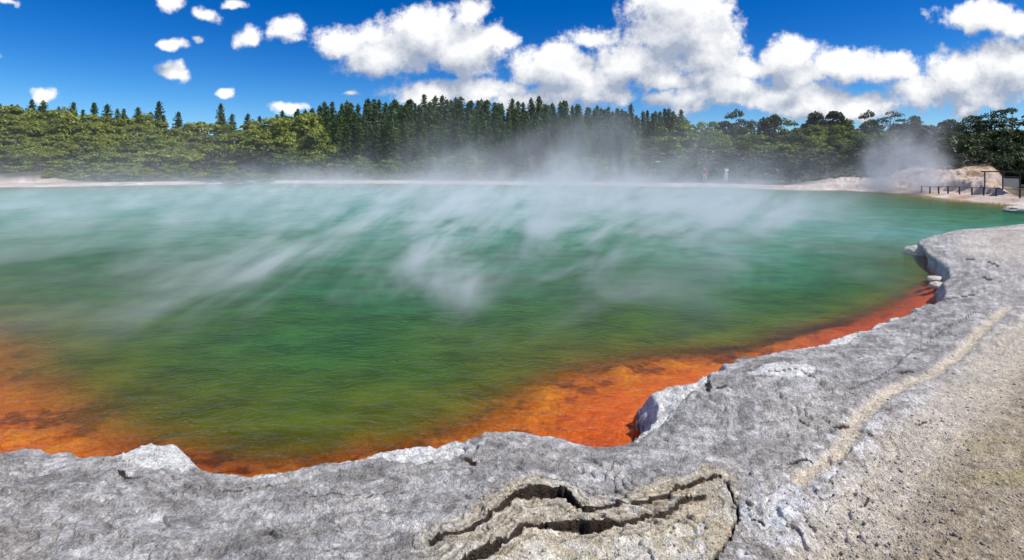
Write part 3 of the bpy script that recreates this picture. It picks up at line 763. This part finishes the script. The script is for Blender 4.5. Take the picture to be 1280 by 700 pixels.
# dark trees over the right-hand cliff
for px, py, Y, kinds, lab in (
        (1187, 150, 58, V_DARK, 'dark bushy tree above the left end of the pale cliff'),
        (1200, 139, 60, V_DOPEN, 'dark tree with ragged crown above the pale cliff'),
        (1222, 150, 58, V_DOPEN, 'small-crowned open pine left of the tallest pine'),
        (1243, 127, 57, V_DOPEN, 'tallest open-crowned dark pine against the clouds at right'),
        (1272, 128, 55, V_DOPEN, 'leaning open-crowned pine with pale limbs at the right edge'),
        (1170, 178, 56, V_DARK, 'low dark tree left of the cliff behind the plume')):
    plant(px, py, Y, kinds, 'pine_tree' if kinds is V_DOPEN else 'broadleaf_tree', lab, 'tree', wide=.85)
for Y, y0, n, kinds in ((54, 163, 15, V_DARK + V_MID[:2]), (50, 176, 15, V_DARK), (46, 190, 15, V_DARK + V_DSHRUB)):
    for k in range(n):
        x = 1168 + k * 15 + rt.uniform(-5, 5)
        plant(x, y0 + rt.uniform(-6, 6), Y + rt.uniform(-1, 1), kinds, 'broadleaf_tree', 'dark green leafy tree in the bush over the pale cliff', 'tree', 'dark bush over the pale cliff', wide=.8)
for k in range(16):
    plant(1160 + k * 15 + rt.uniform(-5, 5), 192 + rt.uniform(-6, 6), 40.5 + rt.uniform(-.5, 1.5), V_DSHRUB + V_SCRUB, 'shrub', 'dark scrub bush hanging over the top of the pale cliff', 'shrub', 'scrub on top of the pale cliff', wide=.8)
flush()

# ------------------------------------------------------------------ loose stones
def stone_mesh(seed, name, sx=1, sy=1, sz=.6, sub=2, rough=.22):
    import bmesh
    bm = bmesh.new(); bmesh.ops.create_icosphere(bm, subdivisions=sub, radius=1)
    rg = np.random.RandomState(seed); dirs = rg.normal(size=(14, 3)); dirs /= np.linalg.norm(dirs, axis=1, keepdims=True); amp = rg.uniform(-rough, rough, 14)
    for v in bm.verts:
        c = np.array(v.co); s = 1 + sum(a * max(0, c @ d) ** 3 for a, d in zip(amp, dirs)) + rg.uniform(-.07, .07)
        v.co = (c[0] * s * sx, c[1] * s * sy, c[2] * s * sz)
    me = bpy.data.meshes.new(name); bm.to_mesh(me); bm.free(); return me
M_WHITE = simple('white_sinter', (.60, .54, .43), .9, .45, 14, 1.0)
M_GREYST = simple('grey_stone', (.33, .33, .33), .9, .35, 14, .7)
def place_stone(px, py, zt, s, label, mat, seed, name='rock', sz=.6, sub=3):
    x, y = up_(px, py, zt)
    o = put(name, stone_mesh(seed, name, s[0], s[1], s[2], sub), mat, None, label=label, category='rock')
    o.location = (x, y, zt); o.rotation_euler = (0, 0, seed * .7)
    o.rotation_euler = (0, 0, 0); return o
place_stone(1146, 315, .05, (.26, .30, .16), 'small pale rock jutting into the water beside the right ledge', M_WHITE, 3)
place_stone(1174, 350, .05, (.16, .14, .07), 'upper pale stone lying in the dark notch under the right ledge', M_WHITE, 4)
place_stone(1172, 357, .05, (.12, .12, .06), 'lower pale stone in the dark notch just above the red edge', M_WHITE, 5)
place_stone(1279, 262.5, .08, (.75, .55, .22), 'flat pale rock in the water at the right edge of the picture', M_WHITE, 6)

# fine rubble, one joined mesh
rg = np.random.RandomState(5)
base = [stone_mesh(40 + i, 'p', 1, 1, .6, 1) for i in range(3)]
bv = []
for b in base:
    v = np.empty(len(b.vertices) * 3); b.vertices.foreach_get('co', v); f = np.array([p.vertices[:] for p in b.polygons]); bv.append((v.reshape(-1, 3), f))
N = 4200
pxs = np.concatenate([rg.uniform(1020, 1500, 2900), rg.uniform(600, 1200, N - 2900)]); pys = np.concatenate([rg.uniform(400, 760, 2900), rg.uniform(600, 760, N - 2900)])
Yp = F * (H - ZR) / (pys - HY); Xp = (pxs - 640) / F * Yp
zz, _, _, umx, inpx, dpx = terrain(Xp, Yp)
ok = (dpx > .25) & (zz > .3)
parts = []
for x, y, z in zip(Xp[ok], Yp[ok], zz[ok]):
    v, f = bv[rg.randint(3)]; s = .003 + .008 * rg.rand() ** 3.5; a = rg.uniform(0, 6.28)
    Rm = np.array([[math.cos(a), -math.sin(a), 0], [math.sin(a), math.cos(a), 0], [0, 0, 1]])
    parts.append(((v * s * rg.uniform(.7, 1.3, 3)) @ Rm.T + (x, y, z + s * .2), f))
for b in base: bpy.data.meshes.remove(b)
m_, t_, o_ = material('mixed_pebbles')
rnd = t_.node('ShaderNodeNewGeometry').outputs['Random Per Island']
bsdf(t_, o_, t_.mix(rnd, (.24, .20, .15, 1), (.54, .47, .37, 1)), .9, .2)
put('pebbles', mesh_from('pebbles', *join(parts)), m_, kind='stuff')

# ------------------------------------------------------------------ rail and sign frame on the right shore
import bmesh
def box_mesh(name, sx, sy, sz, bev=.008):
    bm = bmesh.new(); bmesh.ops.create_cube(bm, size=1)
    for v in bm.verts: v.co = (v.co.x * sx, v.co.y * sy, (v.co.z + .5) * sz)
    bmesh.ops.bevel(bm, geom=bm.edges[:], offset=bev, segments=1, affect='EDGES')
    me = bpy.data.meshes.new(name); bm.to_mesh(me); bm.free(); return me
M_WOOD = simple('dark_timber', (.07, .055, .045), .85, .3, 6)
M_PANEL = simple('pale_panel', (.55, .50, .40), .7, .1, 3, .1)
pts = [up_(px, py, .27) for px, py in ((1152, 238.5), (1185, 241.2), (1215, 243.3), (1245, 245.3), (1275, 247), (1310, 248.5), (1345, 250))]
fence = thing('low_fence', 'low dark post and rail fence along the pale path under the right cliff', 'fence', (pts[0][0], pts[0][1], gz_at(*pts[0])))
fo = np.array(fence.location)
post_me = box_mesh('post', .07, .07, .58); post_me.materials.append(M_WOOD)
tops = []
for a, b in zip(pts[:-1], pts[1:]):
    L = math.hypot(b[0] - a[0], b[1] - a[1]); n = max(1, round(L / .95))
    for k in range(n):
        x = a[0] + (b[0] - a[0]) * k / n; y = a[1] + (b[1] - a[1]) * k / n; z = gz_at(x, y)
        p = put('post', post_me, None, fence); p.location = (x - fo[0], y - fo[1], z - .08 - fo[2]); p.rotation_euler = (rt.uniform(-.03, .03), rt.uniform(-.03, .03), 0)
        tops.append((x - fo[0], y - fo[1], z + .48 - fo[2]))
for p, q in zip(tops[:-1], tops[1:]):
    v, f = tube(p, q, .014, .014, 8); r_ = put('rail', mesh_from('rail', v, f), M_WOOD, fence)

# dark frame with a pale panel, among the trees at the right end
fx, fy = 0, 31.0; fx = (1252 - 640) / F * fy
fz = gz_at(fx, fy)
sf = thing('sign_frame', 'dark timber frame with a pale panel under the trees behind the fence', 'sign', (fx, fy, fz - .05), -.7)
pm = box_mesh('frame_post', .065, .065, 1.05); pm.materials.append(M_WOOD)
for dx in (-.75, .05, .8):
    p = put('post', pm, None, sf); p.location = (dx, 0, 0)
bm_ = put('crossbeam', box_mesh('crossbeam', 1.9, .06, .07), M_WOOD, sf); bm_.location = (.02, 0, 1.05)
bm_ = put('crossbeam', box_mesh('lower_crossbeam', .70, .07, .09), M_WOOD, sf); bm_.location = (.42, .0, .72)
pn = put('panel', box_mesh('panel', .66, .04, .50), M_PANEL, sf); pn.location = (.42, 0, .18)

# ------------------------------------------------------------------ people on the far shore
M_SKIN = simple('skin', (.52, .33, .24), .6, .08, 5, .05)
def cloth(name, c): return simple(name, c, .85, .12, 9, .2)
def skinned(name, verts, edges, radii, mat, parent, root=0, sub=2):
    me = bpy.data.meshes.new(name); me.from_pydata(verts, edges, []); me.materials.append(mat)
    o = put(name, me, None, parent)
    sk = o.modifiers.new('skin', 'SKIN'); sk.use_smooth_shade = True
    for i, r in enumerate(radii):
        v = me.skin_vertices[0].data[i]
        v.radius = r if isinstance(r, tuple) else (r, r); v.use_root = (i == root)
    sb_ = o.modifiers.new('subdivision', 'SUBSURF'); sb_.levels = sub; sb_.render_levels = sub
    return o
def person(px, Y, label, top_c, leg_c, hair_c, rz, bend=.12, arm='out', bag=False, Hh=1.70):
    X = (px - 640) / F * Y
    z = gz_at(X, Y)
    p = thing('person', label, 'person', (X, Y, z), rz)
    s = Hh / 1.70; b = bend
    def fwd(z0, k=1): return -b * max(0, z0 - .9) * 1.0 * k     # leaning towards -y (local front)
    J = {'pelvis': (0, 0, .93), 'waist': (0, fwd(1.05), 1.06), 'chest': (0, fwd(1.27), 1.27), 'neckb': (0, fwd(1.42), 1.43), 'neck': (0, fwd(1.5) - .01, 1.50), 'head': (0, fwd(1.6) - .02, 1.60), 'crown': (0, fwd(1.68) - .02, 1.67)}
    for sd, n in ((-1, 'l'), (1, 'r')):
        J['hip' + n] = (.09 * sd, 0, .88); J['knee' + n] = (.11 * sd, -.03 - .05 * (sd > 0), .49); J['ankle' + n] = (.12 * sd, .02 + .04 * (sd < 0), .09); J['toe' + n] = (.135 * sd, -.12, .035)
        J['sh' + n] = (.175 * sd, fwd(1.4), 1.40)
        if arm == 'out' and sd < 0:
            J['el' + n] = (-.38, fwd(1.3) - .10, 1.28); J['wr' + n] = (-.50, fwd(1.4) - .25, 1.40); J['ha' + n] = (-.54, fwd(1.4) - .30, 1.45)
        else:
            J['el' + n] = (.25 * sd, fwd(1.12) + .02, 1.12); J['wr' + n] = (.24 * sd, fwd(.95) - .12, .92); J['ha' + n] = (.235 * sd, fwd(.9) - .16, .84)
    names = list(J); V = [tuple(c * s for c in J[n]) for n in names]; ix = {n: i for i, n in enumerate(names)}
    E = [('pelvis', 'waist'), ('waist', 'chest'), ('chest', 'neckb'), ('neckb', 'neck'), ('neck', 'head'), ('head', 'crown')]
    for n in 'lr': E += [('pelvis', 'hip' + n), ('hip' + n, 'knee' + n), ('knee' + n, 'ankle' + n), ('ankle' + n, 'toe' + n), ('neckb', 'sh' + n), ('sh' + n, 'el' + n), ('el' + n, 'wr' + n), ('wr' + n, 'ha' + n)]
    Rd = {'pelvis': (.13, .095), 'waist': (.12, .09), 'chest': (.15, .10), 'neckb': (.09, .07), 'neck': .055, 'head': (.082, .098), 'crown': (.07, .08)}
    def rad(n):
        if n in Rd: return Rd[n]
        return {'hip': .085, 'knee': .055, 'ankle': .04, 'toe': .038, 'sh': .055, 'el': .040, 'wr': .027, 'ha': .034}[n[:-1]]
    skinned('body', V, [(ix[a], ix[b_]) for a, b_ in E], [rad(n) for n in names], M_SKIN, p)
    def sub(nm, keep, edges, grow, mat, fix={}):
        ks = [k for k in keep]; vi = {k: i for i, k in enumerate(ks)}
        rr = []
        for k in ks:
            r = fix.get(k, rad(k)); rr.append(tuple(q + grow for q in r) if isinstance(r, tuple) else r + grow)
        skinned(nm, [V[ix[k]] for k in ks], [(vi[a], vi[b_]) for a, b_ in edges], rr, mat, p)
    sub('shirt', ['waist', 'pelvis', 'chest', 'neckb', 'shl', 'ell', 'shr', 'elr'], [('waist', 'pelvis'), ('waist', 'chest'), ('chest', 'neckb'), ('neckb', 'shl'), ('shl', 'ell'), ('neckb', 'shr'), ('shr', 'elr')], .022, cloth('shirt_cloth', top_c))
    sub('trousers', ['pelvis', 'hipl', 'kneel', 'anklel', 'hipr', 'kneer', 'ankler'], [('pelvis', 'hipl'), ('hipl', 'kneel'), ('kneel', 'anklel'), ('pelvis', 'hipr'), ('hipr', 'kneer'), ('kneer', 'ankler')], .018, cloth('trouser_cloth', leg_c), {'pelvis': (.125, .09)})
    for n in 'lr':
        sub('shoe', ['ankle' + n, 'toe' + n], [('ankle' + n, 'toe' + n)], .016, simple('shoe_leather', (.05, .045, .04), .6))
    hm = stone_mesh(2, 'hair', .098, .108, .098, 3, .05)
    hr = put('hair', hm, simple('hair', hair_c, .7, .3, 30), p); hr.location = (0, (J['head'][1] + .022) * s, 1.655 * s)
    face = J['head']
    for sd in (-1, 1):
        e_ = put('eye', stone_mesh(8, 'eye', .012, .008, .009, 1, 0), simple('eye_dark', (.02, .015, .01), .4), p); e_.location = (.032 * sd * s, face[1] * s - .092, face[2] * s + .012)
    n_ = put('nose', stone_mesh(9, 'nose', .014, .02, .024, 2, 0), M_SKIN, p); n_.location = (0, face[1] * s - .10, face[2] * s - .018)
    if bag:
        bg_ = put('shoulder_bag', box_mesh('shoulder_bag', .28, .15, .30, .04), cloth('bag_cloth', (.03, .03, .045)), None,
                  label='small dark shoulder bag at the hip of the person in white', category='bag')
        a = rz; lx, ly = .24, .02
        bg_.location = (X + lx * math.cos(a) - ly * math.sin(a), Y + lx * math.sin(a) + ly * math.cos(a), z + .88); bg_.rotation_euler = (0, 0, rz + 1.3)
    return p
person(907, 50.6, 'person in a white top and pale trousers standing on the far shore, one arm raised', (.80, .82, .84), (.60, .62, .66), (.06, .04, .03), .5, .22, 'out', True)
person(881, 52.0, 'person in a red top standing half veiled in steam on the far shore', (.55, .05, .05), (.55, .50, .48), (.10, .06, .04), -.4, .05, 'down')

# ------------------------------------------------------------------ steam
def steam_material(name, build):
    m, t, o = material(name)
    geo = t.node('ShaderNodeNewGeometry').outputs['Position']
    den = build(t, geo)
    v = t.node('ShaderNodeVolumePrincipled', ins={'Color': (1, 1, 1, 1), 'Density': den, 'Anisotropy': -.25})
    t.l.new(v.outputs[0], o.inputs['Volume']); m.cycles.volume_step_rate = 1.0
    return m
def hull(name, x0, x1, y0, y1, z0, z1, mat, label_kind='stuff', step=1.0, seg=14, seed=1, taper=0.0, box=.6):
    """closed rounded body that holds one patch of steam"""
    import bmesh
    bm = bmesh.new(); bmesh.ops.create_icosphere(bm, subdivisions=4, radius=1)
    for v in bm.verts:
        c = v.co; q = 1 - taper * max(0, c.z)
        sq = lambda a: math.copysign(abs(a) ** box, a)
        v.co = ((x0 + x1) / 2 + sq(c.x) * q * (x1 - x0) / 2, (y0 + y1) / 2 + sq(c.y) * q * (y1 - y0) / 2, (z0 + z1) / 2 + sq(c.z) * (z1 - z0) / 2)
    me = bpy.data.meshes.new(name); bm.to_mesh(me); bm.free()
    mat.cycles.volume_step_rate = step
    return put(name, me, mat, None, kind='stuff')
def soft(t, v, a, b): return t.rng(v, a, b, 0, 1, True)

def layer_density(t, geo):
    x, y, z = t.sep(geo)
    p = t.vm('ADD', geo, t.comb(t.m('MULTIPLY', z, -.9), t.m('MULTIPLY', z, .2), 0.0))
    n1 = t.noise(t.vm('MULTIPLY', p, (.26, .13, .28)), 1.0, 4, .64, dist=1.6)
    n2 = t.noise(t.vm('MULTIPLY', p, (.8, .38, .75)), 1.0, 3, .6, dist=1.0)
    w = t.m('ADD', t.m('MULTIPLY', n1, .62), t.m('MULTIPLY', n2, .38))
    w = t.m('POWER', t.rng(w, .46, .60), 1.6)
    far_ = t.rng(y, 9, 48)
    hz = t.m('EXPONENT', t.m('DIVIDE', z, t.rng(y, 8, 50, -.85, -.42)))
    loc = t.m('MULTIPLY', soft(t, x, -46, -14), soft(t, x, 22, 9))
    loc = t.m('ADD', t.m('MULTIPLY', loc, .6), t.m('ADD', .03, t.m('MULTIPLY', t.m('MULTIPLY', soft(t, x, -9, 2), soft(t, x, 17, 8)), t.m('MULTIPLY', soft(t, y, 40, 18), 2.3))))
    amp = t.m('ADD', .34, t.m('MULTIPLY', far_, .10))
    d = t.m('MULTIPLY', t.m('MULTIPLY', w, hz), amp)
    d = t.m('ADD', d, t.m('MULTIPLY', t.m('MULTIPLY', hz, far_), .045))
    clear = soft(t, t.m('SUBTRACT', x, t.m('MULTIPLY', y, .75)), 2, -6)      # the breeze keeps the right bank clear
    return t.m('MULTIPLY', t.m('MULTIPLY', t.m('MULTIPLY', d, loc), clear), soft(t, y, 4.5, 9))
def wisp_density(cx, cy_, rx, ry, top, amp, sc=.45, seed=0.0, lean=0.0):
    def f(t, geo):
        x, y, z = t.sep(geo)
        xs = t.m('SUBTRACT', x, t.m('MULTIPLY', z, lean))
        n1 = t.noise(t.vm('ADD', t.vm('MULTIPLY', geo, (1.0, .6, .55)), (seed, seed, -seed)), sc, 4, .62, dist=.5)
        ax = t.m('DIVIDE', t.m('ABSOLUTE', t.m('SUBTRACT', xs, cx)), rx); ay = t.m('DIVIDE', t.m('ABSOLUTE', t.m('SUBTRACT', y, cy_)), ry)
        rr = t.m('SQRT', t.m('ADD', t.m('MULTIPLY', ax, ax), t.m('MULTIPLY', ay, ay)))
        m = soft(t, rr, 1.0, .15)
        hz = t.m('POWER', t.rng(z, top, 0.0, 0, 1), 1.6)
        w = t.m('POWER', t.rng(n1, .38, .68), 1.6)
        return t.m('MULTIPLY', t.m('MULTIPLY', t.m('MULTIPLY', w, m), hz), amp)
    return f
sm = steam_material('steam_low', layer_density)
hull('pool_steam', -47, 30, 3, 62, .03, 4.2, sm, step=.12, box=.22)
for nm, (x0, x1, y0, y1, z1), args, st in (
        ('steam_cloud', (-4, 20, 42, 60, 9), (7.5, 51, 8.5, 8, 8.8, .42, .30, 3.0, .15), .3),
        ('steam_cloud', (-16, 5, 46, 62, 6.5), (-5, 54, 10, 7, 6.2, .22, .36, 9.0, .1), .35),
        ('steam_cloud', (-34, -10, 50, 64, 4), (-22, 57, 11, 6.5, 3.6, .22, .5, 15.0, .1), .3),
        ('steam_cloud', (12, 28, 40, 56, 6.5), (20, 48, 8, 7, 4.6, .09, .4, 21.0, .1), .35),
        ('steam_plume', (25, 35, 34, 43, 8), (29.2, 38.5, 3.6, 4, 7.9, 1.7, .4, 33.0, .06), .25)):
    w_ = steam_material(nm, wisp_density(*args))
    hull(nm, x0, x1, y0, y1, .03, z1, w_, step=st)
